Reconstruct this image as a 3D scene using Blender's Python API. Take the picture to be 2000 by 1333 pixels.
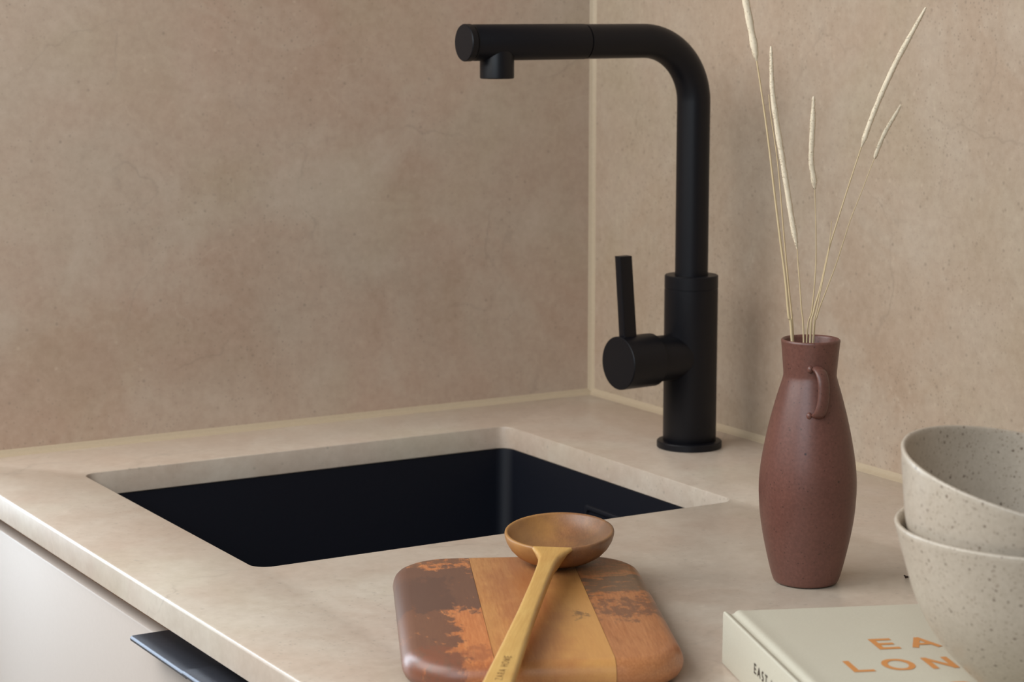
import bpy, bmesh, math, random
from mathutils import Vector, Matrix, noise

random.seed(7)
SC = bpy.context.scene
for o in list(bpy.data.objects):
    bpy.data.objects.remove(o, do_unlink=True)
COL = SC.collection
PI = math.pi

# ------------------------------------------------------------------ camera
F_PX, YAW, PITCH, ROLL = 4253.115, 0.534096, -0.154396, 0.000238
CAM = Vector((-1.105202, -1.719462, 0.368308))
fwd = Vector((math.sin(YAW) * math.cos(PITCH), math.cos(YAW) * math.cos(PITCH), math.sin(PITCH)))
rgt = Vector((math.cos(YAW), -math.sin(YAW), 0))
upv = rgt.cross(fwd)
r2 = rgt * math.cos(ROLL) + upv * math.sin(ROLL)
u2 = upv * math.cos(ROLL) - rgt * math.sin(ROLL)
cd = bpy.data.cameras.new('camera')
cam = bpy.data.objects.new('camera', cd)
COL.objects.link(cam)
cam.matrix_world = Matrix(((r2.x, u2.x, -fwd.x, CAM.x), (r2.y, u2.y, -fwd.y, CAM.y),
                           (r2.z, u2.z, -fwd.z, CAM.z), (0, 0, 0, 1)))
cd.sensor_width = 36.0
cd.lens = F_PX / 2000.0 * 36.0
cd.clip_start = 0.02
cd.dof.use_dof = True
cd.dof.focus_distance = 1.42
cd.dof.aperture_fstop = 16.0
SC.camera = cam

# ------------------------------------------------------------------ world, windows' daylight, added fill, exposure
w = bpy.data.worlds.new('world')
SC.world = w
w.use_nodes = True
bg = w.node_tree.nodes['Background']
bg.inputs['Color'].default_value = (1.0, 0.96, 0.91, 1)
bg.inputs['Strength'].default_value = 0.085


def area_light(name, loc, target, sx, sy, energy, color):
    ld = bpy.data.lights.new(name, 'AREA')
    ld.shape = 'RECTANGLE'
    ld.size, ld.size_y = sx, sy
    ld.energy = energy
    ld.color = color
    o = bpy.data.objects.new(name, ld)
    COL.objects.link(o)
    o.location = loc
    d = Vector(target) - Vector(loc)
    o.rotation_euler = d.to_track_quat('-Z', 'Y').to_euler()
    return o


# the big window opposite the sink run, and a smaller one past the end of the left wall
area_light('window_daylight', (-1.3, -0.30, 0.85), (0, -0.25, 0.1), 1.2, 0.8, 19, (0.98, 0.98, 0.97))
area_light('frontal_fill', (-1.35, -1.45, 0.75), (-0.45, -0.4, 0.1), 0.8, 0.8, 10, (0.80, 0.91, 1.0))  # added fill from beside the camera for left wall and bowl interior, not a window
area_light('glass_door_daylight', (-1.35, 2.6, 0.8), (-0.9, 0.0, 0.1), 1.2, 2.8, 105, (0.74, 0.88, 1.0))

vs = SC.view_settings
SC.display_settings.display_device = 'sRGB'
vs.view_transform = 'Standard'
vs.look = 'None'
vs.exposure = 0.0
vs.gamma = 1.0
vs.use_curve_mapping = False
SC.cycles.use_denoising = True
SC.cycles.max_bounces = 10


# ------------------------------------------------------------------ helpers
def tag(o, label=None, cat=None, group=None, kind=None):
    if label: o['label'] = label
    if cat: o['category'] = cat
    if group: o['group'] = group
    if kind: o['kind'] = kind
    return o


def obj(name, bm, mat, parent=None, smooth=35):
    me = bpy.data.meshes.new(name)
    bmesh.ops.recalc_face_normals(bm, faces=bm.faces[:])
    bm.to_mesh(me)
    bm.free()
    if mat: me.materials.append(mat)
    if smooth:
        for f in me.polygons: f.use_smooth = True
        me.set_sharp_from_angle(angle=math.radians(smooth))
    o = bpy.data.objects.new(name, me)
    COL.objects.link(o)
    if parent: o.parent = parent
    return o


def empty(name, loc, rz=0.0, rot=None):
    o = bpy.data.objects.new(name, None)
    o.empty_display_size = 0.03
    COL.objects.link(o)
    if rot is not None:
        o.matrix_world = Matrix.Translation(loc) @ rot
    else:
        o.location = loc
        o.rotation_euler = (0, 0, rz)
    return o


def add_box(bm, lo, hi, bev=0.0, seg=2):
    vs_ = [bm.verts.new((x, y, z)) for z in (lo[2], hi[2]) for y in (lo[1], hi[1]) for x in (lo[0], hi[0])]
    fs = [(0, 2, 3, 1), (4, 5, 7, 6), (0, 1, 5, 4), (1, 3, 7, 5), (3, 2, 6, 7), (2, 0, 4, 6)]
    faces = [bm.faces.new([vs_[i] for i in f]) for f in fs]
    if bev > 0:
        es = list({e for f in faces for e in f.edges})
        bmesh.ops.bevel(bm, geom=es, offset=bev, segments=seg, affect='EDGES', profile=0.5)


def box_bm(lo, hi, bev=0.0, seg=2):
    bm = bmesh.new()
    add_box(bm, lo, hi, bev, seg)
    return bm


def lathe(bm, prof, n=64, M=None):
    """revolve (r, z) profile about local z; r==0 closes with a pole"""
    rings = []
    for r, z in prof:
        if r <= 1e-7:
            p = Vector((0, 0, z))
            rings.append([bm.verts.new(M @ p if M else p)])
        else:
            ring = []
            for i in range(n):
                a = 2 * PI * i / n
                p = Vector((r * math.cos(a), r * math.sin(a), z))
                ring.append(bm.verts.new(M @ p if M else p))
            rings.append(ring)
    for A, B in zip(rings[:-1], rings[1:]):
        for i in range(n):
            j = (i + 1) % n
            if len(A) == 1 and len(B) == 1: continue
            if len(A) == 1: bm.faces.new((A[0], B[i], B[j]))
            elif len(B) == 1: bm.faces.new((A[i], A[j], B[0]))
            else: bm.faces.new((A[i], A[j], B[j], B[i]))


def loft(bm, rings, cap=True):
    R = [[bm.verts.new(p) for p in ring] for ring in rings]
    n = len(R[0])
    for A, B in zip(R[:-1], R[1:]):
        for i in range(n):
            j = (i + 1) % n
            bm.faces.new((A[i], A[j], B[j], B[i]))
    if cap:
        bm.faces.new(R[0][::-1])
        bm.faces.new(R[-1])


def smooth_path(pts, k=6):
    """Catmull-Rom through points"""
    P = [Vector(p) for p in pts]
    P = [P[0] * 2 - P[1]] + P + [P[-1] * 2 - P[-2]]
    out = []
    for i in range(1, len(P) - 2):
        a, b, c, d = P[i - 1], P[i], P[i + 1], P[i + 2]
        for s in range(k):
            t = s / k
            out.append(0.5 * ((2 * b) + (c - a) * t + (2 * a - 5 * b + 4 * c - d) * t * t + (3 * b - a - 3 * c + d) * t ** 3))
    out.append(P[-2])
    return out


def tube(bm, path, rad, n=16, cap=True, flat=(1.0, 1.0), ref=Vector((0, 1, 0.013))):
    """rad: number, or function of t in 0..1"""
    path = [Vector(p) for p in path]
    m = len(path)
    rings = []
    nrm = None
    for i, p in enumerate(path):
        t = (path[min(i + 1, m - 1)] - path[max(i - 1, 0)]).normalized()
        if nrm is None:
            nrm = (ref - t * ref.dot(t)).normalized()
        else:
            nrm = (nrm - t * nrm.dot(t)).normalized()
        b = t.cross(nrm)
        r = rad(i / (m - 1)) if callable(rad) else rad
        rings.append([p + nrm * (r * flat[0] * math.cos(2 * PI * k / n)) + b * (r * flat[1] * math.sin(2 * PI * k / n)) for k in range(n)])
    loft(bm, rings, cap)


def rrect(x0, x1, y0, y1, r, n=8):
    """rounded rectangle, counter-clockwise, n+1 points per corner"""
    pts = []
    for cx, cy, a0 in ((x1 - r, y1 - r, 0), (x0 + r, y1 - r, PI / 2), (x0 + r, y0 + r, PI), (x1 - r, y0 + r, 1.5 * PI)):
        for i in range(n + 1):
            a = a0 + PI / 2 * i / n
            pts.append((cx + r * math.cos(a), cy + r * math.sin(a)))
    return pts


# ------------------------------------------------------------------ materials
class NT:
    def __init__(self, name):
        self.m = bpy.data.materials.new(name)
        self.m.use_nodes = True
        self.t = self.m.node_tree
        self.b = self.t.nodes['Principled BSDF']
        self.co = self.n('ShaderNodeTexCoord').outputs['Object']

    def n(self, typ, **kw):
        nd = self.t.nodes.new(typ)
        for k, v in kw.items(): setattr(nd, k, v)
        return nd

    def link(self, a, b):
        self.t.links.new(a, b)

    def map(self, scale=(1, 1, 1), loc=(0, 0, 0), rot=(0, 0, 0), src=None):
        nd = self.n('ShaderNodeMapping')
        nd.inputs['Scale'].default_value = scale
        nd.inputs['Location'].default_value = loc
        nd.inputs['Rotation'].default_value = rot
        self.link(src or self.co, nd.inputs['Vector'])
        return nd.outputs[0]

    def noise(self, scale, detail=4, rough=0.55, vec=None, dist=0.0):
        nd = self.n('ShaderNodeTexNoise')
        nd.inputs['Scale'].default_value = scale
        nd.inputs['Detail'].default_value = detail
        nd.inputs['Roughness'].default_value = rough
        nd.inputs['Distortion'].default_value = dist
        self.link(vec or self.co, nd.inputs['Vector'])
        return nd.outputs['Fac']

    def ramp(self, fac, stops, interp='LINEAR'):
        nd = self.n('ShaderNodeValToRGB')
        cr = nd.color_ramp
        cr.interpolation = interp
        while len(cr.elements) < len(stops): cr.elements.new(0.5)
        for e, (p, c) in zip(cr.elements, stops):
            e.position = p
            e.color = (c, c, c, 1) if isinstance(c, (int, float)) else (*c, 1)
        self.link(fac, nd.inputs['Fac'])
        return nd.outputs['Color']

    def mix(self, fac, a, b, mode='MIX'):
        nd = self.n('ShaderNodeMix', data_type='RGBA', blend_type=mode)
        for s, v in ((0, fac), (6, a), (7, b)):
            if isinstance(v, bpy.types.NodeSocket): self.link(v, nd.inputs[s])
            elif s == 0: nd.inputs[0].default_value = v
            else: nd.inputs[s].default_value = (*v, 1)
        return nd.outputs[2]

    def math(self, op, a, b=0.0, c=None, clamp=False):
        nd = self.n('ShaderNodeMath', operation=op, use_clamp=clamp)
        for i, v in enumerate((a, b) if c is None else (a, b, c)):
            if isinstance(v, bpy.types.NodeSocket): self.link(v, nd.inputs[i])
            else: nd.inputs[i].default_value = v
        return nd.outputs[0]

    def voronoi(self, scale, feature='F1', vec=None, rnd=1.0):
        nd = self.n('ShaderNodeTexVoronoi', feature=feature)
        nd.inputs['Scale'].default_value = scale
        nd.inputs['Randomness'].default_value = rnd
        self.link(vec or self.co, nd.inputs['Vector'])
        return nd

    def xyz(self, vec=None):
        nd = self.n('ShaderNodeSeparateXYZ')
        self.link(vec or self.co, nd.inputs[0])
        return nd.outputs

    def bump(self, h, strength=0.2, dist=0.001):
        nd = self.n('ShaderNodeBump')
        nd.inputs['Strength'].default_value = strength
        nd.inputs['Distance'].default_value = dist
        self.link(h, nd.inputs['Height'])
        self.link(nd.outputs[0], self.b.inputs['Normal'])

    def out(self, col, rough=0.5, metal=0.0, spec=0.5, coat=0.0):
        for k, v in (('Base Color', col), ('Roughness', rough)):
            if isinstance(v, bpy.types.NodeSocket): self.link(v, self.b.inputs[k])
            else: self.b.inputs[k].default_value = (*v, 1) if k == 'Base Color' else v
        self.b.inputs['Metallic'].default_value = metal
        self.b.inputs['Specular IOR Level'].default_value = spec
        self.b.inputs['Coat Weight'].default_value = coat
        return self.m


def srgb(r, g, b):
    f = lambda c: ((c / 255 + 0.055) / 1.055) ** 2.4 if c > 10 else c / 255 / 12.92
    return (f(r), f(g), f(b))


def speck_mask(N, scale, keep, lo, hi, vec=None):
    """dots: a share `keep` of voronoi cells, radius between lo and hi (in cell units)"""
    v = N.voronoi(scale, vec=vec)
    sep = N.n('ShaderNodeSeparateColor')
    N.link(v.outputs['Color'], sep.inputs[0])
    on = N.math('LESS_THAN', sep.outputs[0], keep)
    d = N.n('ShaderNodeMapRange', clamp=True)
    N.link(v.outputs['Distance'], d.inputs['Value'])
    d.inputs['From Min'].default_value = lo
    d.inputs['From Max'].default_value = hi
    d.inputs['To Min'].default_value = 1
    d.inputs['To Max'].default_value = 0
    return N.math('MULTIPLY', on, d.outputs[0])


def stone(name, base, warm, pale, rough, stretch=(1, 1, 1), vein=0.3, offs=(0, 0, 0), tone=0.80):
    base, warm, pale = (tuple(x * tone for x in q) for q in (base, warm, pale))
    N = NT(name)
    v = N.map(stretch, offs)
    big = N.noise(4.2, 5, 0.55, v, 0.6)
    mid = N.noise(13, 6, 0.6, v, 0.4)
    c = N.mix(N.ramp(big, [(0.38, 0.0), (0.62, 1.0)]), base, warm)
    c = N.mix(N.math('MULTIPLY', N.ramp(mid, [(0.46, 0.0), (0.75, 1.0)]), 0.65), c, pale)
    drift = N.noise(2.6, 5, 0.6, N.map(stretch, (11.3, 4.7, 1.9)), 0.9)
    c = N.mix(N.math('MULTIPLY', N.ramp(drift, [(0.48, 0.0), (0.62, 1.0)]), 0.6), c, tuple(x * y for x, y in zip(warm, (0.88, 0.83, 0.79))))
    cloud = N.noise(5.5, 7, 0.62, N.map(stretch, (2.3, 14.7, 6.9)), 1.2)
    c = N.mix(N.math('MULTIPLY', N.ramp(cloud, [(0.54, 0.0), (0.70, 1.0)]), 0.55), c, tuple(x * y for x, y in zip(pale, (1.03, 1.05, 1.06))))
    olive = N.noise(7.5, 4, 0.5, N.map(stretch, (5.3, 2.1, 7.7)), 0.3)
    c = N.mix(N.math('MULTIPLY', N.ramp(olive, [(0.5, 0.0), (0.7, 1.0)]), 0.30), c, tuple(x * y for x, y in zip(base, (0.90, 0.93, 0.80))))
    fine = N.noise(150, 5, 0.65, v)
    c = N.mix(0.22, c, N.ramp(fine, [(0.3, 0.25), (0.7, 0.75)]), 'SOFT_LIGHT')
    grit = N.noise(55, 6, 0.7, N.map(stretch, (4.2, 8.8, 1.4)))
    c = N.mix(0.13, c, N.ramp(grit, [(0.34, 0.2), (0.66, 0.8)]), 'SOFT_LIGHT')
    # clustered dark pits
    cl = N.ramp(N.noise(6, 3, 0.5, N.map(stretch, (1.7, 9.2, 3.3))), [(0.42, 0.15), (0.66, 1.0)])
    pits = N.math('MULTIPLY', speck_mask(N, 330, 0.20, 0.10, 0.36, v), cl)
    dark = tuple(x * 0.52 for x in base)
    c = N.mix(N.math('MULTIPLY', pits, 0.62), c, dark)
    pits2 = N.math('MULTIPLY', speck_mask(N, 120, 0.10, 0.04, 0.22, N.map(stretch, (3.1, 0.4, 0.9))), 0.5)
    c = N.mix(pits2, c, dark)
    flecks = N.math('MULTIPLY', speck_mask(N, 95, 0.06, 0.05, 0.22, N.map((stretch[0], stretch[1] * 1.4, stretch[2]), (0.2, 0.7, 0.5))), 0.24)
    c = N.mix(flecks, c, tuple(min(1, x * 1.35) for x in pale))
    # hairline veins: edges of a distorted cell pattern, broken up by noise
    warp = N.n('ShaderNodeVectorMath', operation='MULTIPLY_ADD')
    nz = N.n('ShaderNodeTexNoise')
    nz.inputs['Scale'].default_value = 9
    nz.inputs['Detail'].default_value = 5
    N.link(v, nz.inputs['Vector'])
    N.link(nz.outputs['Color'], warp.inputs[0])
    warp.inputs[1].default_value = (0.16, 0.16, 0.16)
    N.link(v, warp.inputs[2])
    ve = N.voronoi(5.0, 'DISTANCE_TO_EDGE', warp.outputs[0])
    line = N.ramp(ve.outputs['Distance'], [(0.0, 1.0), (0.011, 0.0)])
    brk = N.ramp(N.noise(8, 4, 0.6, N.map(stretch, (8.8, 1.1, 2.2))), [(0.50, 0.0), (0.62, 1.0)])
    c = N.mix(N.math('MULTIPLY', N.math('MULTIPLY', line, brk), vein), c, dark)
    ve2 = N.voronoi(17.0, 'DISTANCE_TO_EDGE', warp.outputs[0])
    line2 = N.ramp(ve2.outputs['Distance'], [(0.0, 1.0), (0.03, 0.0)])
    brk2 = N.ramp(N.noise(11, 3, 0.6, N.map(stretch, (2.8, 6.1, 4.2))), [(0.56, 0.0), (0.66, 1.0)])
    c = N.mix(N.math('MULTIPLY', N.math('MULTIPLY', line2, brk2), vein * 0.7), c, tuple(min(1, x * 1.2) for x in pale))
    N.bump(N.math('SUBTRACT', fine, pits), 0.05, 0.0006)
    rr = N.n('ShaderNodeMapRange')
    N.link(mid, rr.inputs['Value'])
    rr.inputs['To Min'].default_value = rough - 0.06
    rr.inputs['To Max'].default_value = rough + 0.08
    return N.out(c, rr.outputs[0], spec=0.38)


M = {}
M['stone_left'] = stone('stone_left', srgb(182, 164, 146), srgb(183, 158, 139), srgb(192, 175, 157), 0.5, vein=0.26, tone=0.99)
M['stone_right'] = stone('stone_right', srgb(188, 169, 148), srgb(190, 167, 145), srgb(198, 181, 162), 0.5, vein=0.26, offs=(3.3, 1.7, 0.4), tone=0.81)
M['stone_top'] = stone('stone_top', srgb(194, 181, 165), srgb(195, 176, 159), srgb(205, 193, 177), 0.32, (1, 1, 1), 0.30, (7.1, 4.4, 0), tone=0.97)


def simple(name, col, rough, metal=0.0, spec=0.5, fine=0.0, fscale=400, coat=0.0):
    N = NT(name)
    c = col
    if fine:
        c = N.mix(fine, col, N.ramp(N.noise(fscale, 3), [(0.3, 0.2), (0.7, 0.8)]), 'SOFT_LIGHT')
    N.bump(N.noise(fscale * 2.0, 2), 0.03, 0.0003)
    return N.out(c, rough, metal, spec, coat)


M['silicone'] = simple('silicone', srgb(184, 166, 140), 0.4, fine=0.1)
M['floor'] = simple('floor_oak', srgb(150, 124, 98), 0.5, fine=0.3, fscale=30)
M['black'] = simple('matt_black_metal', srgb(12, 12, 17), 0.42, 0.0, 0.28, fine=0.1)
M['sink'] = simple('black_composite', srgb(9, 12, 22), 0.55, 0.0, 0.22, fine=0.25, fscale=900)
M['front'] = simple('cashmere_lacquer', srgb(190, 178, 168), 0.5, fine=0.05)
M['carcass'] = simple('carcass_board', srgb(200, 156, 118), 0.55, fine=0.1)
M['handle'] = simple('anodised_slate', srgb(76, 77, 85), 0.38, 0.85, 0.5, fine=0.15)
M['gunmetal'] = simple('gunmetal', srgb(48, 49, 56), 0.35, 0.6, 0.5)
M['paper'] = simple('pages', srgb(226, 218, 202), 0.8, fine=0.2, fscale=300)
M['ink_orange'] = simple('orange_print', srgb(196, 130, 68), 0.5)
M['ink_dark'] = simple('dark_print', srgb(62, 50, 40), 0.55)
M['engrave'] = simple('branded_mark', srgb(128, 92, 46), 0.7)
M['speck'] = simple('dark_twig', srgb(48, 32, 22), 0.7)

N = NT('book_cloth')
wv = N.noise(900, 2, 0.5)
c = N.mix(0.18, srgb(190, 184, 166), N.ramp(wv, [(0.3, 0.3), (0.7, 0.7)]), 'SOFT_LIGHT')
c = N.mix(N.math('MULTIPLY', N.ramp(N.noise(14, 4), [(0.45, 0), (0.7, 1)]), 0.3), c, srgb(184, 174, 156))
N.bump(wv, 0.08, 0.0003)
M['cloth'] = N.out(c, 0.55, spec=0.35)

# terracotta-brown stoneware with fine dark specks
N = NT('brown_stoneware')
c = N.mix(N.ramp(N.noise(22, 4), [(0.35, 0), (0.65, 1)]), srgb(99, 64, 55), srgb(107, 69, 59))
c = N.mix(0.25, c, N.ramp(N.noise(520, 3), [(0.3, 0.2), (0.7, 0.8)]), 'SOFT_LIGHT')
c = N.mix(N.math('MULTIPLY', speck_mask(N, 520, 0.13, 0.12, 0.36), 0.6), c, srgb(48, 29, 26))
c = N.mix(N.math('MULTIPLY', speck_mask(N, 210, 0.06, 0.06, 0.24, N.map((1, 1, 1), (0.3, 0.2, 0.6))), 0.85), c, srgb(34, 20, 18))
N.bump(N.noise(300, 3), 0.05, 0.0006)
M['vase'] = N.out(c, 0.40, spec=0.5)

# speckled oatmeal stoneware
N = NT('speckled_stoneware')
c = N.mix(N.ramp(N.noise(18, 4), [(0.35, 0), (0.65, 1)]), srgb(180, 167, 150), srgb(188, 175, 158))
c = N.mix(0.2, c, N.ramp(N.noise(420, 3), [(0.3, 0.2), (0.7, 0.8)]), 'SOFT_LIGHT')
wz = N.n('ShaderNodeVectorMath', operation='MULTIPLY_ADD')
nz = N.n('ShaderNodeTexNoise')
nz.inputs['Scale'].default_value = 600
N.link(N.co, nz.inputs['Vector'])
N.link(nz.outputs['Color'], wz.inputs[0])
wz.inputs[1].default_value = (0.0014, 0.0014, 0.0014)
N.link(N.co, wz.inputs[2])
c = N.mix(N.math('MULTIPLY', speck_mask(N, 470, 0.55, 0.08, 0.40, wz.outputs[0]), 0.46), c, srgb(116, 90, 72))
c = N.mix(N.math('MULTIPLY', speck_mask(N, 290, 0.30, 0.07, 0.30, N.map((1, 1, 1), (0.3, 0.2, 0.6), src=wz.outputs[0])), 0.80), c, srgb(84, 62, 48))
N.bump(N.noise(220, 3), 0.05, 0.0006)
M['bowl'] = N.out(c, 0.36, spec=0.5)

N = NT('dried_grass')
c = N.mix(N.noise(60, 3), srgb(206, 187, 152), srgb(190, 168, 128))
M['straw'] = N.out(c, 0.6, spec=0.3)
N = NT('grass_head')
c = N.mix(N.noise(300, 3), srgb(214, 199, 173), srgb(230, 216, 192))
M['head'] = N.out(c, 0.8, spec=0.2)


def wood(name, c1, c2, stain, gloss=0.38, seed=0.0, grain=1.0, along='y'):
    """grain along local y; `stain` = list of (mask builder) giving (mask socket, colour)"""
    N = NT(name)
    sw = (lambda t: t) if along == 'y' else (lambda t: (t[1], t[0], t[2]))
    v = N.map(sw((60, 7, 60)), (seed, seed * 2, seed))
    g = N.noise(1.0, 6, 0.6, v, 0.6)
    c = N.mix(N.ramp(g, [(0.3, 0), (0.7, 1)]), c1, c2)
    blot = N.noise(26, 4, 0.55, N.map((1, 0.6, 1), (seed, 0, 0)))
    c = N.mix(N.math('MULTIPLY', N.ramp(blot, [(0.4, 0), (0.65, 1)]), 0.45), c, tuple(x * y for x, y in zip(c1, (0.82, 0.66, 0.55))))
    fib = N.noise(1.0, 3, 0.7, N.map(sw((900, 60, 900)), (seed, 0, 0)))
    c = N.mix(0.40 * grain, c, N.ramp(fib, [(0.3, 0.15), (0.7, 0.85)]), 'SOFT_LIGHT')
    for fn in stain:
        m, col = fn(N)
        c = N.mix(m, c, col)
    N.bump(fib, 0.06, 0.0004)
    return N.out(c, gloss, spec=0.5)


def soft_box(N, x0, x1, y0, y1, sx, sy):
    """smooth 0..1 window in local x, y"""
    s = N.xyz()
    out = None
    for ax, a, b, f in ((0, x0, x1, sx), (1, y0, y1, sy)):
        for lo, sgn in ((a, 1), (b, -1)):
            mr = N.n('ShaderNodeMapRange', clamp=True)
            N.link(s[ax], mr.inputs['Value'])
            mr.inputs['From Min'].default_value = lo - sgn * f
            mr.inputs['From Max'].default_value = lo + sgn * f
            out = mr.outputs[0] if out is None else N.math('MINIMUM', out, mr.outputs[0])
    return out


def stain_in(box, soft, thr, scale, col, strength=0.8, stretch=(1.4, 0.7, 1), seed=0.0, width=0.05):
    """dark blotches growing out of a ragged patch: a noise-warped window lowers the threshold of a fractal noise"""
    def fn(N):
        nz = N.n('ShaderNodeTexNoise')
        nz.inputs['Scale'].default_value = 55
        nz.inputs['Detail'].default_value = 4
        N.link(N.map((1, 1, 1), (seed * 3.1, seed, 0)), nz.inputs['Vector'])
        wv = N.n('ShaderNodeVectorMath', operation='MULTIPLY_ADD')
        N.link(nz.outputs['Color'], wv.inputs[0])
        wv.inputs[1].default_value = (0.036, 0.044, 0)
        off_ = N.n('ShaderNodeVectorMath', operation='ADD')
        N.link(N.co, off_.inputs[0])
        off_.inputs[1].default_value = (-0.018, -0.022, 0)
        N.link(off_.outputs[0], wv.inputs[2])
        s_ = N.xyz(wv.outputs[0])
        b = None
        for ax, a0, b0, f in ((0, box[0], box[1], soft[0]), (1, box[2], box[3], soft[1])):
            for lo, sgn in ((a0, 1), (b0, -1)):
                mr = N.n('ShaderNodeMapRange', clamp=True)
                N.link(s_[ax], mr.inputs['Value'])
                mr.inputs['From Min'].default_value = lo - sgn * f
                mr.inputs['From Max'].default_value = lo + sgn * f
                b = mr.outputs[0] if b is None else N.math('MINIMUM', b, mr.outputs[0])
        n = N.noise(scale, 8, 0.72, N.map(stretch, (seed, seed, 0)), 0.3)
        s = N.math('ADD', n, N.math('MULTIPLY', N.math('SUBTRACT', b, 0.5), 0.32))
        m = N.ramp(s, [(thr - width, 0), (thr + width, 1)])
        return N.math('MULTIPLY', m, strength), col
    return fn


# ------------------------------------------------------------------ the room
WX = -0.62          # worktop front edge
TH = 0.0195         # worktop thickness
tag(obj('floor', box_bm((-3.2, -3.2, -0.93), (0.1, 3.0, -0.90)), M['floor'], smooth=0), kind='structure')
tag(obj('wall_left', box_bm((-0.632, 0.0, -0.90), (0.10, 0.10, 1.5), 0.001, 1), M['stone_left'], smooth=0), kind='structure')
tag(obj('wall_right', box_bm((0.0, -2.6, -0.90), (0.10, -0.0005, 1.5)), M['stone_right'], smooth=0), kind='structure')


def bead(a, b, n1, n2, s=0.0052):
    """silicone fillet along a-b filling the corner between directions n1 and n2"""
    bm = bmesh.new()
    rings = []
    n1, n2 = Vector(n1), Vector(n2)
    for p in (Vector(a), Vector(b)):
        ring = [p.copy()]
        for i in range(7):
            t = PI / 2 * i / 6
            ring.append(p + n1 * s * (1 - math.sin(t) * 0.86) * (1 if i < 6 else 0.0) * 1.0 + n2 * s * (1 - math.cos(t) * 0.86) * (1 if i > 0 else 0.0))
        rings.append(ring)
    loft(bm, rings)
    return bm


tag(obj('trim_1', bead((0, 0, 0.0002), (0, 0, 1.5), (-1, 0, 0), (0, -1, 0), 0.0047), M['silicone'], smooth=60), kind='structure')
tag(obj('trim_2', bead((0, 0, 0), (-0.62, 0, 0), (0, -1, 0), (0, 0, 1)), M['silicone'], smooth=60), kind='structure')
tag(obj('trim_3', bead((0, 0, 0), (0, -1.9, 0), (-1, 0, 0), (0, 0, 1)), M['silicone'], smooth=60), kind='structure')

# ------------------------------------------------------------------ worktop with the sink cut-out
SX0, SX1, SY0, SY1 = -0.5407, -0.1516, -0.4353, -0.0982
wt = empty('worktop', (WX / 2, -0.95, -TH))
tag(wt, 'honed beige stone worktop with a sharp front edge and rectangular sink cut-out', 'worktop')
bm = bmesh.new()
ox0, ox1, oy0, oy1 = WX, -0.0008, -1.9, -0.0008
off = -wt.location


def orect(i):
    return [(ox1 - i, oy1 - i), (ox0 + i, oy1 - i), (ox0 + i, oy0 + i), (ox1 - i, oy0 + i)]


bev = 0.0022
oprof = [(bev, 0), (bev * 0.62, -bev * 0.08), (bev * 0.3, -bev * 0.3), (bev * 0.08, -bev * 0.62), (0, -bev), (0, -TH + 0.0008), (0.0008, -TH)]
iprof = [(0.0010, 0), (0.0003, -0.0003), (0, -0.0010), (0, -TH + 0.0006), (0.0006, -TH)]
OR = [[bm.verts.new(Vector((x, y, z)) + off) for x, y in orect(i)] for i, z in oprof]
IR = [[bm.verts.new(Vector((x, y, z)) + off) for x, y in rrect(SX0 - g, SX1 + g, SY0 - g, SY1 + g, 0.012 + g)] for g, z in iprof]
for L in (OR, IR):
    for A, B in zip(L[:-1], L[1:]):
        k = len(A)
        for i in range(k): bm.faces.new((A[i], A[(i + 1) % k], B[(i + 1) % k], B[i]))
for Or, Ir in ((OR[0], IR[0]), (OR[-1], IR[-1])):
    for c_ in range(4):
        arc = Ir[c_ * 9:c_ * 9 + 9]
        for i in range(8): bm.faces.new((Or[c_], arc[i], arc[i + 1]))
        bm.faces.new((Or[c_], arc[8], Ir[((c_ + 1) % 4) * 9], Or[(c_ + 1) % 4]))
obj('slab', bm, M['stone_top'], wt, smooth=30)

# ------------------------------------------------------------------ undermounted sink
sk = empty('undermount_sink', ((SX0 + SX1) / 2, (SY0 + SY1) / 2, -TH - 0.205))
tag(sk, 'matt black rectangular sink set under the stone cut-out', 'sink')
off = -sk.location
g = 0.0012
zt = -TH - 0.0004
bm = bmesh.new()
rings = []
for gg, z, r in ((0.022, zt - 0.004, 0.03), (0.022, zt, 0.03), (g, zt, 0.013), (g - 0.0004, zt - 0.0010, 0.0128), (g - 0.003, zt - 0.185, 0.012),
                 (g - 0.006, zt - 0.1915, 0.012), (g - 0.012, zt - 0.1945, 0.012)):
    rings.append([Vector((x, y, z)) + off for x, y in rrect(SX0 - gg, SX1 + gg, SY0 - gg, SY1 + gg, r)])
inner = list(rings)
cx, cy = (SX0 + SX1) / 2, (SY0 + SY1) / 2
outer = []
for gg, z, r in ((0.012, zt - 0.004, 0.02), (0.008, zt - 0.2, 0.02)):
    outer.append([Vector((x, y, z)) + off for x, y in rrect(SX0 - gg, SX1 + gg, SY0 - gg, SY1 + gg, r)])
loft(bm, inner[::-1] + outer, cap=True)
obj('basin', bm, M['sink'], sk, smooth=40)
# overflow slot in the wall under the tap, with a raised frame round a recess
yc, zc = -0.262, -0.056
ox = SX1 + g - 0.0011
bm = bmesh.new()
fr = []
for gw, x_ in ((0.034, ox + 0.0008), (0.034, ox - 0.0016), (0.0325, ox - 0.0024), (0.0305, ox - 0.0020), (0.030, ox + 0.0004), (0.030, ox + 0.0006)):
    h_ = 0.0115 - (0.034 - gw)
    fr.append([Vector((x_, yc + a, zc + b)) + off for a, b in rrect(-gw, gw, -h_, h_, 0.003, 4)])
loft(bm, fr)
of = obj('overflow', bm, M['gunmetal'], sk, smooth=40)
of['label'] = 'black framed overflow slot in the sink wall'
bm = bmesh.new()
add_box(bm, Vector((ox - 0.0016, yc - 0.029, zc - 0.0015)) + off, Vector((ox + 0.0005, yc + 0.029, zc + 0.0015)) + off, 0.0004, 1)
obj('slot_bar', bm, M['black'], of)
bm = bmesh.new()
zb = zt - 0.1945 + off.z
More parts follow.
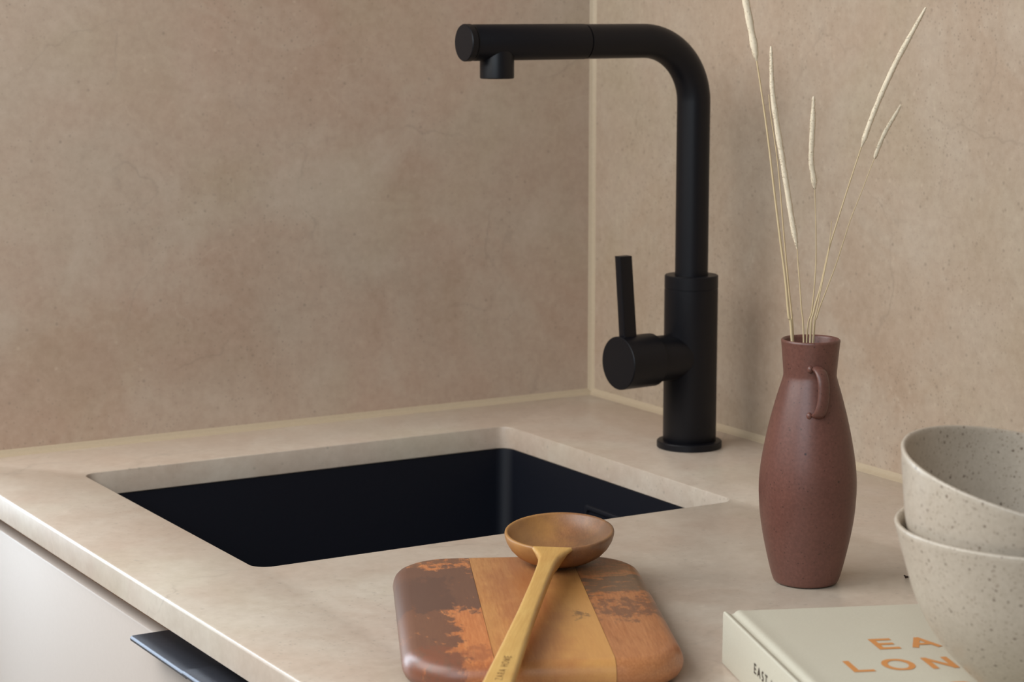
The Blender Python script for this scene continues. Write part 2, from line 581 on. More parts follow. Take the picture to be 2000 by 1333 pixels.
lathe(bm, [(0.0, zb + 0.001), (0.036, zb + 0.001), (0.038, zb + 0.003), (0.0405, zb + 0.003), (0.043, zb + 0.0004), (0.043, zb - 0.001), (0, zb - 0.001)], 48)
obj('drain', bm, M['black'], sk)

# ------------------------------------------------------------------ base cabinet
DX = -0.6115       # door front
DT = -0.0343       # door top
cb = empty('base_cabinet', (-0.32, -0.95, -0.90))
tag(cb, 'cream lacquered base cabinet under the stone worktop with slate edge pulls', 'cabinet')
off = -cb.location


def pbox(name, lo, hi, mat, parent, bv=0.0008):
    return obj(name, box_bm(Vector(lo) + off, Vector(hi) + off, bv, 2), mat, parent)


YS = -0.531
pbox('rail', (-0.599, -1.87, -0.085), (-0.583, -0.022, -TH - 0.006), M['carcass'], cb)
pbox('side_panel', (-0.588, -0.02, -0.80), (-0.02, -0.003, -TH - 0.006), M['carcass'], cb)
pbox('side_panel', (-0.588, -1.89, -0.80), (-0.02, -1.873, -TH - 0.006), M['carcass'], cb)
pbox('bottom_panel', (-0.588, -1.872, -0.80), (-0.02, -0.021, -0.782), M['carcass'], cb)
pbox('plinth', (-0.54, -1.89, -0.90), (-0.524, -0.003, -0.801), M['front'], cb)
for y0, y1, hy0, hy1, hd in ((YS + 0.0015, -0.004, YS + 0.0022, -0.4365, 0.0), (-1.17, YS - 0.0015, -0.75, YS - 0.0002, 0.0030)):
    d = pbox('door', (DX, y0, -0.795), (DX + 0.0115, y1, DT), M['front'], cb, 0.0017)
    # edge pull: plate on the door's top edge, folded over the front with a rounded nose
    bm = bmesh.new()
    zt_ = DT + 0.0022 + hd
    prof = [(-0.6003, DT + 0.0002), (-0.6003, zt_), (DX - 0.0168 - hd, zt_), (DX - 0.0180 - hd, zt_ - 0.0005), (DX - 0.0186 - hd, zt_ - 0.0015),
            (DX - 0.0183 - hd, zt_ - 0.0030), (DX - 0.0174 - hd, zt_ - 0.0036), (DX - 0.0160 - hd, zt_ - 0.0034), (DX - 0.0154 - hd, DT + 0.0002 + hd * 0.5)]
    loft(bm, [[Vector((x, y, z)) + off for x, z in prof] for y in (hy0, hy1)])
    hobj = obj('handle', bm, M['handle'], d, smooth=40)
    hobj['label'] = 'slate grey metal edge pull'
for y0, y1 in ((-1.89, -1.173),):
    pbox('door', (DX, y0, -0.795), (DX + 0.019, y1, DT), M['front'], cb, 0.0012)

# ------------------------------------------------------------------ tap
FX, FY = -0.0655, -0.2535
tp = empty('kitchen_tap', (FX, FY, 0))
tag(tp, 'matt black L-shaped mixer tap standing behind the sink', 'tap')
bm = bmesh.new()
lathe(bm, [(0, 0.0001), (0.0268, 0.0001), (0.0272, 0.0006), (0.0272, 0.0050), (0.0266, 0.0058), (0.0225, 0.0064), (0, 0.0064)], 64)
obj('base_ring', bm, M['black'], tp)
bm = bmesh.new()
lathe(bm, [(0.0218, 0.006), (0.0222, 0.0066), (0.0222, 0.1335), (0.0219, 0.1338), (0.0219, 0.1344), (0.0222, 0.1347), (0.0222, 0.1446), (0.0216, 0.1453), (0.0140, 0.1453), (0.0140, 0.143)], 64)
obj('body', bm, M['black'], tp)
SZ = 0.3377
RB = 0.050
path = [Vector((0, 0, 0.138)), Vector((0, 0, 0.2))]
for i in range(25):
    a = PI / 2 * i / 24
    path.append(Vector((-RB + RB * math.cos(a), 0, SZ - RB + RB * math.sin(a))))
XS = -0.1065      # seam between pipe and pull-out head
path.append(Vector((XS + 0.0007, 0, SZ)))
bm = bmesh.new()
tube(bm, path, 0.01365, 48)
obj('spout_pipe', bm, M['black'], tp)
Mx = Matrix.Translation((0, 0, SZ)) @ Matrix.Rotation(-PI / 2, 4, 'Y')   # local z -> -x
bm = bmesh.new()
lathe(bm, [(0.0, -XS - 0.004), (0.0128, -XS - 0.004), (0.0128, -XS), (0.0139, -XS + 0.0005), (0.0140, 0.2070), (0.0135, 0.2078), (0.0135, 0.2092), (0.0128, 0.2094), (0, 0.2094)], 56, Mx)
sh = obj('spray_head', bm, M['black'], tp)
bm = bmesh.new()
lathe(bm, [(0, 0.2086), (0.0125, 0.2086), (0.0138, 0.2100), (0.0143, 0.2104), (0.0143, 0.2150), (0.0138, 0.2157), (0, 0.2158)], 56, Mx)
obj('end_cap', bm, M['black'], sh)
NX = -0.1862
bm = bmesh.new()
MN = Matrix.Translation((NX, 0, 0))
lathe(bm, [(0.0120, SZ - 0.005), (0.0133, SZ - 0.010), (0.0133, SZ - 0.0270), (0.0128, SZ - 0.0277), (0.0112, SZ - 0.0277), (0.0108, SZ - 0.0262), (0, SZ - 0.0262)], 48, MN)
obj('nozzle', bm, M['black'], sh)
# mixer barrel pointing over the sink, with its flat lever
BA = math.radians(4)
BZ = 0.0778
MBr = Matrix.Rotation(BA, 4, 'Z') @ Matrix.Translation((0, 0, BZ)) @ Matrix.Rotation(-PI / 2, 4, 'Y')
bm = bmesh.new()
lathe(bm, [(0, 0.010), (0.0190, 0.010), (0.0190, 0.0395), (0.0198, 0.0402), (0.0218, 0.0415), (0.0219, 0.0750), (0.0214, 0.0756), (0, 0.0757)], 56, MBr)
br = obj('mixer_barrel', bm, M['black'], tp)
bm = bmesh.new()
Ml = Matrix.Rotation(BA, 4, 'Z')
q0, q1 = (-0.0655, BZ + 0.017), (-0.0712, 0.1655)
rings = []
for (x, z), hx, hy in ((q0, 0.0062, 0.0040), (q1, 0.0060, 0.0038)):
    rings.append([Ml @ Vector((x + a, b, z)) for a, b in rrect(-hx, hx, -hy, hy, 0.0006, 2)])
loft(bm, rings)
obj('lever', bm, M['black'], br, smooth=30)

# ------------------------------------------------------------------ vase
VX, VY = -0.2498, -0.6443
vz = empty('bud_vase', (VX, VY, 0))
tag(vz, 'brown speckled stoneware bud vase with one small loop handle, holding dried grass', 'vase')
vout = [(0, 0.0006), (0.0175, 0.0002), (0.0200, 0.0008), (0.0211, 0.0025), (0.0224, 0.0065), (0.0246, 0.0152), (0.0277, 0.0295), (0.0300, 0.0439), (0.0309, 0.0560), (0.0311, 0.0620),
        (0.0309, 0.0690), (0.0298, 0.0797), (0.0273, 0.0940), (0.0242, 0.1080), (0.0206, 0.1215), (0.0182, 0.1295), (0.0170, 0.1338), (0.01685, 0.1362), (0.0172, 0.1410), (0.0177, 0.1470), (0.0184, 0.1545), (0.0187, 0.1565)]


def refine(prof, k=4):
    p = smooth_path([(r, 0, z) for r, z in prof], k)
    return [(max(0, v.x), v.z) for v in p]


prof = [(0, 0.0006)] + refine(vout[1:], 3)
prof += [(0.0186, 0.1575), (0.0179, 0.1581), (0.0171, 0.1577), (0.0166, 0.1565), (0.0155, 0.1470), (0.0146, 0.1360), (0.0155, 0.128), (0.0220, 0.108), (0.0275, 0.08), (0.0285, 0.06), (0.025, 0.03), (0.019, 0.006), (0, 0.005)]
bm = bmesh.new()
lathe(bm, prof, 72)
obj('body', bm, M['vase'], vz, smooth=60)
ch = Vector((-0.503, -0.8505, 0)).normalized()      # towards the viewer's side
cr = Vector((0.8607, -0.509, 0)).normalized()
hp = [(0.0016, 0.0140, 0.1408), (0.0026, 0.0190, 0.1413), (0.0040, 0.0228, 0.1390), (0.0050, 0.0250, 0.1340), (0.0052, 0.0259, 0.1275),
      (0.0047, 0.0264, 0.1210), (0.0036, 0.0262, 0.1160), (0.0024, 0.0244, 0.1132), (0.0014, 0.0205, 0.1122)]
bm = bmesh.new()
pp_ = smooth_path([cr * a + ch * b + Vector((0, 0, z)) for a, b, z in hp], 6)
tube(bm, pp_, 0.0027, 20, True, (1.45, 0.72), cr)
for a_, b_, z_ in ((-0.0024, 0.0176, 0.1412), (-0.0030, 0.0222, 0.1124)):      # thumbed-on ends
    Mb = Matrix.Translation(cr * a_ + ch * b_ + Vector((0, 0, z_)))
    lathe(bm, [(0.0019 * math.sin(PI * i / 10), -0.0024 * math.cos(PI * i / 10)) for i in range(11)], 16, Mb)
obj('handle', bm, M['vase'], vz, smooth=70)

# ------------------------------------------------------------------ dried grass stems in the vase


def grass(label, pts, head_from, hr, sr=0.00055, lean=0.0, depth=0.0):
    """pts: (sideways mm, height mm) from the vase axis, bottom to top"""
    rt = empty('dried_grass_stem', (VX, VY, 0.0))
    tag(rt, label, 'dried grass', 'dried grass stems in the brown vase')
    h0, h1 = pts[0][1], pts[-1][1]
    P = []
    for s, h in pts:
        P.append(cr * (s / 1000) + ch * ((depth + lean * (h - h0) / (h1 - h0 + 1e-6)) / 1000) + Vector((0, 0, (h + depth * 0.2) / 1000)))
    # foot of the stem inside the vase
    s0 = pts[0][0]
    foot = cr * (s0 * 0.35 / 1000) + ch * (depth * 1.3 / 1000) + Vector((0, 0, 0.045))
    path = [foot] + P
    sp = smooth_path(path, 6)
    top = head_from / 1000 if head_from else 9
    stem = [p for p in sp if p.z <= top + 0.012]
    bm = bmesh.new()
    tube(bm, stem, lambda t: sr * (1.25 - 0.65 * t), 8, True)
    obj('stem', bm, M['straw'], rt, smooth=80)
    if head_from:
        hd = [p for p in smooth_path(P, 12) if p.z >= top]
        # resample evenly
        L = [0]
        for a, b in zip(hd[:-1], hd[1:]): L.append(L[-1] + (b - a).length)
        n = max(24, int(L[-1] / 0.0016))
        ev = []
        for i in range(n + 1):
            q = L[-1] * i / n
            j = max(k for k in range(len(L)) if L[k] <= q + 1e-9)
            j = min(j, len(hd) - 2)
            t = (q - L[j]) / max(1e-9, L[j + 1] - L[j])
            ev.append(hd[j].lerp(hd[j + 1], t))
        bm = bmesh.new()

        def rad(t):
            e = min(1, (t / 0.07) ** 0.6) * min(1, 0.36 + 0.64 * min(1, (1 - t) / 0.30) ** 0.7)
            k = noise.noise(Vector((t * 26, hr * 9000, 0.3)))
            return hr * max(0.18, e * (0.88 + 0.15 * k))
        tube(bm, ev, rad, 12, True)
        # tiny overlapping spikelets that make the head look soft
        for i in range(int(n * 14)):
            t = random.random() * 0.97
            k = int(t * n)
            d = (ev[min(k + 1, n)] - ev[k - 1 if k else 0]).normalized()
            a = random.random() * 2 * PI
            u = d.orthogonal().normalized()
            sd = (u * math.cos(a) + d.cross(u) * math.sin(a))
            b0 = ev[k] + sd * rad(t) * 0.8
            tip = b0 + d * random.uniform(0.0012, 0.0026) + sd * random.uniform(0.0003, 0.0011)
            wv_ = d.cross(sd) * 0.00022
            q_ = [bm.verts.new(x) for x in (b0 - wv_, b0 + wv_, tip, b0 + sd * 0.0003 + d * 0.0008)]
            bm.faces.new((q_[0], q_[1], q_[3]))
            bm.faces.new((q_[1], q_[2], q_[3]))
            bm.faces.new((q_[2], q_[0], q_[3]))
        obj('seed_head', bm, M['head'], rt, smooth=80)
    return rt


grass('tallest dried grass stem, furthest left, its cream head running out at the top',
      [(-12.2, 156.8), (-14.7, 173.0), (-17.3, 196.4), (-20.8, 220), (-25.0, 249.5), (-30.5, 289.3), (-37.2, 329.7), (-41.4, 351.4), (-45.6, 371), (-50, 388), (-56, 408)], 331, 0.00250, 0.00082, 0, 3)
grass('second dried grass stem from left, thin and bare, running up behind the long cream head',
      [(-10.6, 156.8), (-13.9, 189.1), (-16.1, 208.8), (-18.1, 227.7), (-20.2, 249.5), (-22.2, 268.4), (-24.3, 282.7), (-27.1, 299.2), (-28.6, 312)], None, 0, 0.00050, -4, -3)
grass('dried grass stem with the longest cream head, left of the middle one',
      [(-5.2, 155.3), (-7.1, 176.6), (-8.5, 191.3), (-10.2, 208), (-11.0, 216), (-14.8, 235.0), (-17.4, 249.5), (-22.0, 275.0), (-25.4, 293.7), (-28.6, 315.6), (-29.9, 340.5)], 216, 0.00205, 0.00048, 6, 5.5)
grass('upright dried grass stem with a straight cream head, in the middle of the vase',
      [(-1.8, 155.3), (1.2, 176.6), (2.9, 203.0), (2.7, 224), (1.4, 251.8), (0.2, 262), (-1.3, 272), (-0.9, 293.7), (-0.6, 311.5)], 251, 0.00200, 0.00045, 0, -6)
grass('tall dried grass stem leaning far right with the long thin tan head',
      [(-0.5, 155.3), (1.3, 175.2), (5.3, 191.3), (9.6, 213.2), (13.0, 226), (20.6, 252), (29.5, 281.1), (37.6, 304.6), (47.7, 328.6), (57, 347), (66.4, 365)], 279, 0.00190, 0.00060, 0, 1.2)
grass('lower right dried grass stem with a short, pale tan head, leaning over',
      [(2.1, 155.3), (4.2, 173.0), (9.7, 189.1), (15.2, 204.5), (19.9, 219.8), (24.6, 235.0), (31.0, 251.8), (37.7, 270.1), (44.4, 287.3), (54.4, 305.2)], 270, 0.00150, 0.00038, -6, -2)
grass('short bare dried grass stalk ending beside the tall right stem',
      [(0.8, 155.3), (3.2, 178), (7.0, 200), (9.2, 212.5), (10.4, 226), (10.8, 232.5)], None, 0, 0.00036, 1, 4)

# ------------------------------------------------------------------ chopping board of three glued planks
BX, BY, BRZ = -0.4697 + 0.435 * 0.015 - 0.0009, -0.6696 + 0.900 * 0.015 + 0.0004, math.radians(-25.8)
HW, HL, BT = 0.0780, 0.1175, 0.0185
cbd = empty('chopping_board', (BX, BY, 0), BRZ)
tag(cbd, 'rounded wooden chopping board of three mottled brown planks, under the wooden spoon', 'chopping board')


def board_bm():
    bm = bmesh.new()
    rings = []
    for inset, z in ((0.0075, 0.0003), (0.0045, 0.0009), (0.0018, 0.0030), (0.0004, 0.0060), (0.0, 0.0085), (0.0004, 0.0112), (0.0016, 0.0143), (0.0036, 0.0166), (0.0062, 0.0180), (0.0092, BT)):
        rings.append([Vector((x, y, z)) for x, y in rrect(-HW + inset, HW - inset, -HL + inset, HL - inset, 0.036 - inset * 0.6, 12)])
    loft(bm, rings)
    return bm


DK = srgb(96, 70, 54)
GY = srgb(104, 88, 70)
OR_ = srgb(190, 116, 66)
planks = [
    (-1.0, -0.0288, wood('plank_dark', srgb(198, 130, 80), srgb(178, 108, 66), [
        stain_in((-0.2, -0.022, -0.012, 0.090), (0.006, 0.010), 0.50, 95, srgb(90, 68, 60), 0.88, seed=1.3),
        stain_in((-0.2, -0.046, -0.150, 0.06), (0.007, 0.02), 0.50, 95, srgb(94, 68, 58), 0.86, seed=4.1),
        stain_in((-0.2, -0.024, 0.086, 0.2), (0.006, 0.008), 0.60, 120, srgb(96, 74, 62), 0.8, seed=7.3),
        stain_in((-0.085, -0.024, -0.2, -0.078), (0.01, 0.012), 0.60, 110, srgb(132, 76, 54), 0.5, seed=2.2)], 0.36, 1.1)),
    (-0.0288, 0.0364, wood('plank_tan', srgb(192, 139, 85), srgb(172, 111, 67), [
        stain_in((0.006, 0.06, -0.14, 0.075), (0.015, 0.03), 0.52, 20, srgb(196, 146, 84), 0.70, (1, 0.3, 1), 3.3, 0.18),
        stain_in((-0.016, 0.016, -0.15, 0.13), (0.012, 0.03), 0.56, 26, srgb(148, 90, 58), 0.55, (1, 0.3, 1), 0.4, 0.16),
        stain_in((0.024, 0.033, -0.034, -0.010), (0.005, 0.008), 0.60, 150, srgb(112, 86, 62), 0.8, (1, 0.7, 1), 0.9)], 0.32, 2.7)),
    (0.0364, 1.0, wood('plank_mottled', srgb(178, 120, 77), srgb(158, 103, 66), [
        stain_in((0.034, 0.2, 0.040, 0.2), (0.006, 0.02), 0.64, 150, srgb(110, 92, 64), 0.62, (1, 1.6, 1), 6.4, 0.07),
        stain_in((0.034, 0.2, 0.018, 0.058), (0.006, 0.009), 0.55, 120, srgb(98, 82, 66), 0.85, (0.8, 1.6, 1), 2.4),
        stain_in((0.034, 0.085, -0.045, 0.022), (0.006, 0.02), 0.62, 150, srgb(104, 74, 58), 0.75, (1.2, 0.8, 1), 8.1)], 0.32, 5.2)),
]
for lo, hi, mat in planks:
    bm = board_bm()
    for xx, nx in ((lo, -1), (hi, 1)):
        if abs(xx) > 0.5: continue
        e = 0.00012
        geom = bm.verts[:] + bm.edges[:] + bm.faces[:]
        res = bmesh.ops.bisect_plane(bm, geom=geom, plane_co=(xx - nx * e, 0, 0), plane_no=(nx, 0, 0), clear_outer=True)
        ed = [x for x in res['geom_cut'] if isinstance(x, bmesh.types.BMEdge)]
        bmesh.ops.edgeloop_fill(bm, edges=ed)
    obj('plank', bm, mat, cbd, smooth=35)

# ------------------------------------------------------------------ wooden spoon
RIMC = Vector((-0.3966, -0.5803, 0.0386))      # centre of the bowl's rim
NECK_T = Vector((-0.5710, -0.8022, 0.0290))    # a point on the top of the handle, near the frame's edge
hx = (NECK_T - RIMC).normalized()
hy_ = Vector((0, 0, 1)).cross(hx).normalized()
hz = hx.cross(hy_)
rot = Matrix((hx, hy_, hz)).transposed().to_4x4()
sp = empty('wooden_spoon', RIMC, rot=rot)
tag(sp, 'pale wooden serving spoon with a round bowl lying across the chopping board', 'spoon')
SA, SB, SD = 0.0430, 0.0346, 0.0195
bm = bmesh.new()
rings = []
nn = 64


def srow(k, z, sh=0.0):
    return [Vector((SA * k * math.cos(2 * PI * i / nn) + sh, SB * k * math.sin(2 * PI * i / nn), z)) for i in range(nn)]


R_ = []
for k, z in ((0.30, -0.0194), (0.50, -0.0184), (0.66, -0.0166), (0.80, -0.0136), (0.90, -0.0099), (0.965, -0.0060), (0.995, -0.0026), (1.0, -0.0012), (0.993, -0.0002),
             (0.975, 0.0002), (0.945, 0.0), (0.930, -0.0008), (0.90, -0.0030), (0.82, -0.0070), (0.70, -0.0106), (0.50, -0.0136), (0.28, -0.0150), (0.1, -0.0155)):
    R_.append(srow(k, z))
loft(bm, R_)
w1 = wood('spoon_heartwood', srgb(146, 103, 68), srgb(122, 84, 57), [
    stain_in((-0.03, 0.03, 0.002, 0.05), (0.012, 0.012), 0.52, 40, srgb(92, 72, 55), 0.60, (1, 1, 1), 1.2, 0.14),
    stain_in((-0.05, 0.05, -0.05, -0.012), (0.02, 0.014), 0.50, 20, srgb(176, 128, 70), 0.8, (1, 1, 1), 3.2, 0.2)], 0.42, 3.0, 0.7, 'x')
w2 = wood('spoon_sapwood', srgb(205, 166, 98), srgb(190, 148, 82), [], 0.40, 8.0, 0.6, 'x')
obj('spoon_bowl', bm, w1, sp, smooth=50)
bm = bmesh.new()
secs = [(SA * 0.915, 0.0134, 0.0060, 0.30), (SA * 0.94, 0.0124, 0.0085, 0.34), (SA + 0.003, 0.0102, 0.0112, 0.42), (SA + 0.009, 0.0080, 0.0116, 0.52), (SA + 0.016, 0.0064, 0.0108, 0.62),
        (SA + 0.026, 0.0056, 0.0098, 0.72), (SA + 0.040, 0.0052, 0.0094, 0.78), (SA + 0.070, 0.0050, 0.0092, 0.8), (SA + 0.120, 0.0054, 0.0090, 0.8), (SA + 0.170, 0.0064, 0.0090, 0.8),
        (SA + 0.210, 0.0074, 0.0090, 0.8), (SA + 0.245, 0.0083, 0.0088, 0.8), (SA + 0.280, 0.0089, 0.0086, 0.8), (SA + 0.292, 0.0084, 0.0082, 0.8), (SA + 0.299, 0.0068, 0.007, 0.8), (SA + 0.302, 0.0040, 0.005, 0.8)]
rings = []
for x, hw, dp, us in secs:
    ring = []
    for a, b in rrect(-hw, hw, -dp, 0.0003, min(0.0024, hw * 0.4), 5):
        t = min(1, max(0, (b + dp) / dp))
        ring.append(Vector((x, a * (us + (1 - us) * min(1, t * 1.25)), b)))
    rings.append(ring)
loft(bm, rings)
hd_ = obj('handle', bm, w2, sp, smooth=50)
hd_['label'] = 'pale yellow straight handle with a stamped mark'


# lettering built from strokes; glyphs are unit height, (width, [polylines])
def arc(cx, cy, rx, ry, a0, a1, n=16):
    return [(cx + rx * math.cos(math.radians(a0 + (a1 - a0) * i / n)), cy + ry * math.sin(math.radians(a0 + (a1 - a0) * i / n))) for i in range(n + 1)]


G = {
    'E': (0.62, [[(0, 0), (0, 1)], [(0, 1), (0.62, 1)], [(0, 0.5), (0.55, 0.5)], [(0, 0), (0.62, 0)]]),
    'A': (0.92, [[(0, 0), (0.46, 1)], [(0.46, 1), (0.92, 0)], [(0.16, 0.32), (0.76, 0.32)]]),
    'S': (0.56, [arc(0.29, 0.745, 0.25, 0.255, 35, 270, 14) + arc(0.28, 0.245, 0.27, 0.245, 90, -150, 14)]),
    'T': (0.66, [[(0, 1), (0.66, 1)], [(0.33, 0), (0.33, 1)]]),
    'L': (0.58, [[(0, 0), (0, 1)], [(0, 0), (0.58, 0)]]),
    'O': (0.98, [arc(0.49, 0.5, 0.49, 0.53, 0, 360, 36)]),
    'N': (0.78, [[(0, 0), (0, 1)], [(0, 1), (0.78, 0)], [(0.78, 0), (0.78, 1)]]),
    'D': (0.80, [[(0, 0), (0, 1)], [(0, 1), (0.30, 1)] + arc(0.30, 0.5, 0.50, 0.5, 90, -90, 20) + [(0, 0)]]),
    'F': (0.58, [[(0, 0), (0, 1)], [(0, 1), (0.58, 1)], [(0, 0.5), (0.50, 0.5)]]),
    'Z': (0.66, [[(0, 1), (0.66, 1)], [(0.66, 1), (0, 0)], [(0, 0), (0.66, 0)]]),
    'R': (0.62, [[(0, 0), (0, 1)], [(0, 1), (0.32, 1)] + arc(0.32, 0.745, 0.27, 0.255, 90, -90, 12) + [(0, 0.49)], [(0.28, 0.49), (0.62, 0)]]),
    'H': (0.74, [[(0, 0), (0, 1)], [(0.74, 0), (0.74, 1)], [(0, 0.5), (0.74, 0.5)]]),
    'M': (0.92, [[(0, 0), (0.06, 1)], [(0.06, 1), (0.46, 0.1)], [(0.46, 0.1), (0.86, 1)], [(0.86, 1), (0.92, 0)]]),
}


def letters_bm(text, height, gap, stroke, place, thick=0.0002, xs=1.0, space=0.4, start=0.0):
    """place(x, y, h) -> point; stroke width and sizes in metres; glyphs stay inside cap height"""
    bm = bmesh.new()
    x0 = start
    hs = stroke / 2
    lift = 0.0
    H_ = height - stroke
    for chh in text:
        if chh == ' ':
            x0 += space * height
            continue
        wd, lines = G[chh]
        for ln in lines:
            pts = [(x0 + hs + px * H_ * xs, hs + py * H_) for px, py in ln]
            n = len(pts)
            closed = n > 4 and math.hypot(pts[0][0] - pts[-1][0], pts[0][1] - pts[-1][1]) < 1e-6
            L, R2 = [], []
            for i, (px, py) in enumerate(pts):
                a = pts[i - 1] if i else (pts[-2] if closed else pts[0])
                b = pts[i + 1] if i < n - 1 else (pts[1] if closed else pts[-1])
                dx, dy = b[0] - a[0], b[1] - a[1]
                l_ = math.hypot(dx, dy) or 1
                nx, ny = -dy / l_ * hs, dx / l_ * hs
                ex = 0.0
                if not closed and n == 2:
                    horiz = abs(dy) < 1e-6
                    ex = hs if horiz or abs(dx) < 1e-6 else hs * 0.6
                    sg = -1 if i == 0 else 1
                    px += dx / l_ * ex * sg
                    py += dy / l_ * ex * sg
                y1 = min(height, max(0, py + ny))
                y2 = min(height, max(0, py - ny))
                L.append((px + nx, y1))
                R2.append((px - nx, y2))
            for i in range(n - 1):
                q = [L[i], L[i + 1], R2[i + 1], R2[i]]
                bm.faces.new([bm.verts.new(place(a, b, thick + lift)) for a, b in q])
            lift += 0.000012
        x0 += wd * H_ * xs + stroke + gap
    return bm, x0 - gap


STX = 0.2385
# stamped mark on the spoon handle, reading away from the viewer
bm, _ = letters_bm('ZARA HOME', 0.0038, 0.0014, 0.00045, lambda a, b, h: Vector((SA + STX - a, 0.0004 - (b - 0.0017), 0.00032 + h)), 0.00006, 0.95, 0.7)
lt = obj('lettering', bm, M['engrave'], hd_, smooth=0)
lt['label'] = 'small brown stamped capitals'

# ------------------------------------------------------------------ book
BC = Vector((-0.4011, -0.7610, 0))
D1 = Vector((-0.3400, -0.9404, 0)).normalized()   # from head to tail along the spine
D2 = Vector((-D1.y, D1.x, 0))                     # from spine to fore-edge
bk = empty('hardback_book', BC, math.atan2(D2.y, D2.x))
tag(bk, 'cream clothbound hardback book with orange title, lying flat under the speckled bowls', 'book')
BWD, BHT, BTH = 0.193, 0.252, 0.0305
SL = 0.0150                                       # the cover falls slightly towards the fore-edge


def ztop(x):
    z = BTH - SL * max(0, x - 0.003)
    if 0.0025 < x < 0.0082: z -= 0.0019 * math.sin(PI * (x - 0.0025) / 0.0057)
    if 0.0082 <= x < 0.0125: z += 0.0004 * math.sin(PI * (x - 0.0082) / 0.0043)
    return z


prof = []
xs_ = [0.0012, 0.002, 0.003, 0.004, 0.005, 0.006, 0.007, 0.008, 0.009, 0.0105, 0.0125, 0.02, 0.06, 0.12, BWD - 0.0008]
prof += [(0.0003, BTH - 0.0016), (0.0005, BTH - 0.0006)]
prof += [(x, ztop(x)) for x in xs_]
prof += [(BWD, ztop(BWD) - 0.0008), (BWD, ztop(BWD) - 0.0022), (BWD - 0.0006, ztop(BWD) - 0.0028)]
prof += [(x, BTH - SL * x - 0.0028) for x in (0.12, 0.06, 0.0125)]
prof += [(0.004, BTH - 0.0045), (0.0030, BTH - 0.007), (0.0030, 0.007), (0.004, 0.0035), (0.0125, 0.0028), (BWD - 0.0006, 0.0028), (BWD, 0.0022), (BWD, 0.0006), (BWD - 0.0008, 0.0001), (0.0012, 0.0001), (0.0004, 0.0006), (0.0002, 0.0016)]
bm = bmesh.new()
rings = [[Vector((x, y, z)) for x, z in prof] for y in (-BHT, -BHT / 2, 0.0)]
loft(bm, rings)
cv = obj('cover', bm, M['cloth'], bk, smooth=28)
bm = bmesh.new()
pz = [(0.0032, 0.0032), (BWD - 0.004, 0.0032), (BWD - 0.004, BTH - SL * BWD - 0.0031), (0.0055, BTH - 0.0045), (0.0032, BTH - 0.008)]
loft(bm, [[Vector((x, y, z)) for x, z in pz] for y in (-BHT + 0.004, -0.004)])
obj('pages', bm, M['paper'], bk, smooth=0)


def on_cover(u, v):
    return lambda a, b, h: Vector((u + a, -v + b, ztop(u + a) + 0.00004 + h))


for txt, u, v in (('EAST', 0.0622, 0.0830), ('LONDON', 0.0352, 0.1195), ('FOOD', 0.0545, 0.1612)):
    bm, e = letters_bm(txt, 0.0192, 0.0068, 0.0034, on_cover(u, v), 0.00012, 0.90)
    lt = obj('lettering', bm, M['ink_orange'], cv, smooth=0)
    lt['label'] = 'orange capitals %s on the cover' % txt
bm, _ = letters_bm('EAST LONDON FOOD', 0.0056, 0.0024, 0.0010, lambda a, b, h: Vector((0.0002 - h, -0.0605 - a, 0.0136 + b)), 0.00012, 0.98, 0.8)
lt = obj('lettering', bm, M['ink_dark'], cv, smooth=0)
lt['label'] = 'dark capitals on the spine'

# ------------------------------------------------------------------ bowls


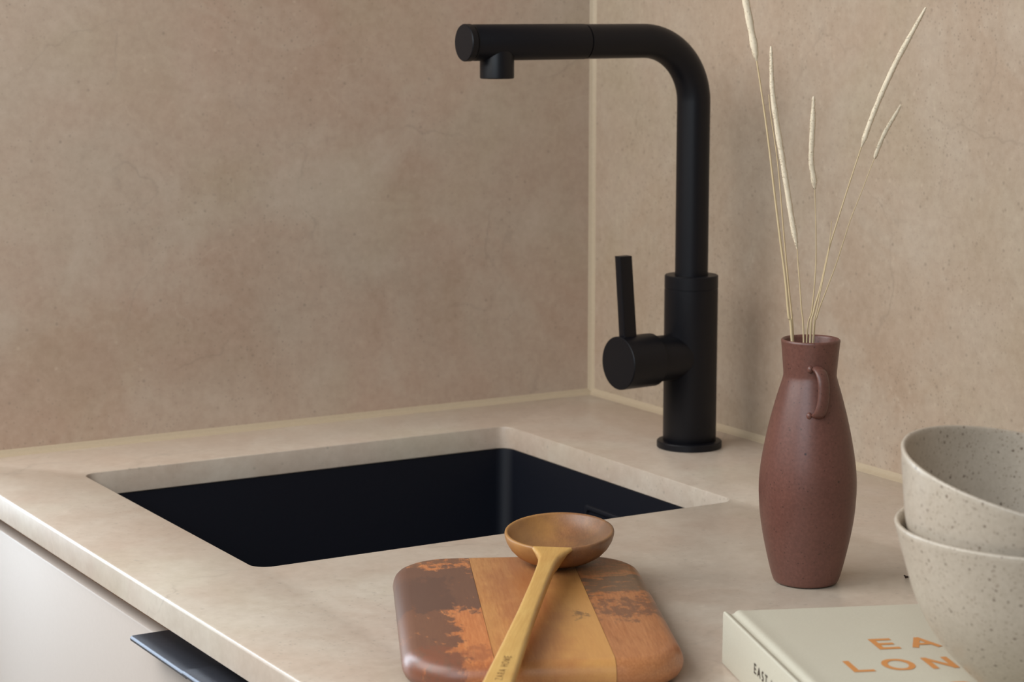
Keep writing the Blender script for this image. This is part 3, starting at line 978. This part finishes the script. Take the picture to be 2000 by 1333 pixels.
def bowl_bm(H=0.0853, R=0.0720):
    pr = [(0, 0.0008), (0.022, 0.0006), (0.0225, 0.0), (0.0250, 0.0), (0.0264, 0.0012), (0.0300, 0.0055), (0.0366, 0.0115), (0.0450, 0.0205), (0.0519, 0.0300), (0.0579, 0.0405), (0.0625, 0.0515),
          (0.0665, 0.0650), (0.0695, 0.0755), (0.0713, 0.0825)]
    pr = pr[:5] + refine(pr[5:], 3)
    pr += [(0.0720, 0.0850), (0.0718, 0.0857), (0.0710, 0.0861), (0.0700, 0.0857), (0.0692, 0.0845)]
    inn = [(0.0684, 0.0815), (0.0664, 0.0745), (0.0634, 0.0645), (0.0594, 0.0525), (0.0546, 0.0420), (0.0484, 0.0320), (0.0406, 0.0228), (0.0300, 0.0145), (0.017, 0.0100), (0.006, 0.0088)]
    pr += refine(inn, 2) + [(0, 0.0087)]
    bm = bmesh.new()
    lathe(bm, [(r * R / 0.072, z * H / 0.086) for r, z in pr], 96)
    return bm


LBX, LBY, LBZ = -0.3483, -0.9528, 0.0294
lb = obj('speckled_bowl', bowl_bm(), M['bowl'], smooth=60)
lb.location = (LBX, LBY, LBZ)
tag(lb, 'lower speckled oatmeal stoneware bowl standing on the cream book', 'bowl', 'nested speckled bowls')
ub = lb.copy()
COL.objects.link(ub)
nrm = Vector((0.0957, -0.1971, 1)).normalized()
rq = nrm.to_track_quat('Z', 'Y')
Hn = 0.0855
ub.matrix_world = Matrix.Translation(Vector((-0.3485, -0.9547, 0.1390)) - nrm * Hn) @ rq.to_matrix().to_4x4() @ Matrix.Rotation(1.9, 4, 'Z')
tag(ub, 'upper speckled oatmeal stoneware bowl, tilted, nested in the lower bowl', 'bowl', 'nested speckled bowls')

# ------------------------------------------------------------------ a dark scrap on the worktop beside the bowls
tw = Vector((-0.1904, -0.6721, 0))
bm = bmesh.new()
tube(bm, smooth_path([(0, 0, 0.0009), (0.0016, -0.0004, 0.0011), (0.0034, -0.0018, 0.0009), (0.0062, -0.0030, 0.0010)], 5), lambda t: 0.00075 * (1.1 - 0.5 * t), 8)
tube(bm, [(0.0012, -0.0003, 0.001), (-0.0002, 0.0012, 0.0020)], 0.0005, 6)
sc_ = obj('twig_scrap', bm, M['speck'])
sc_.location = tw
tag(sc_, 'tiny dark dried scrap on the worktop beside the lower bowl', 'scrap')
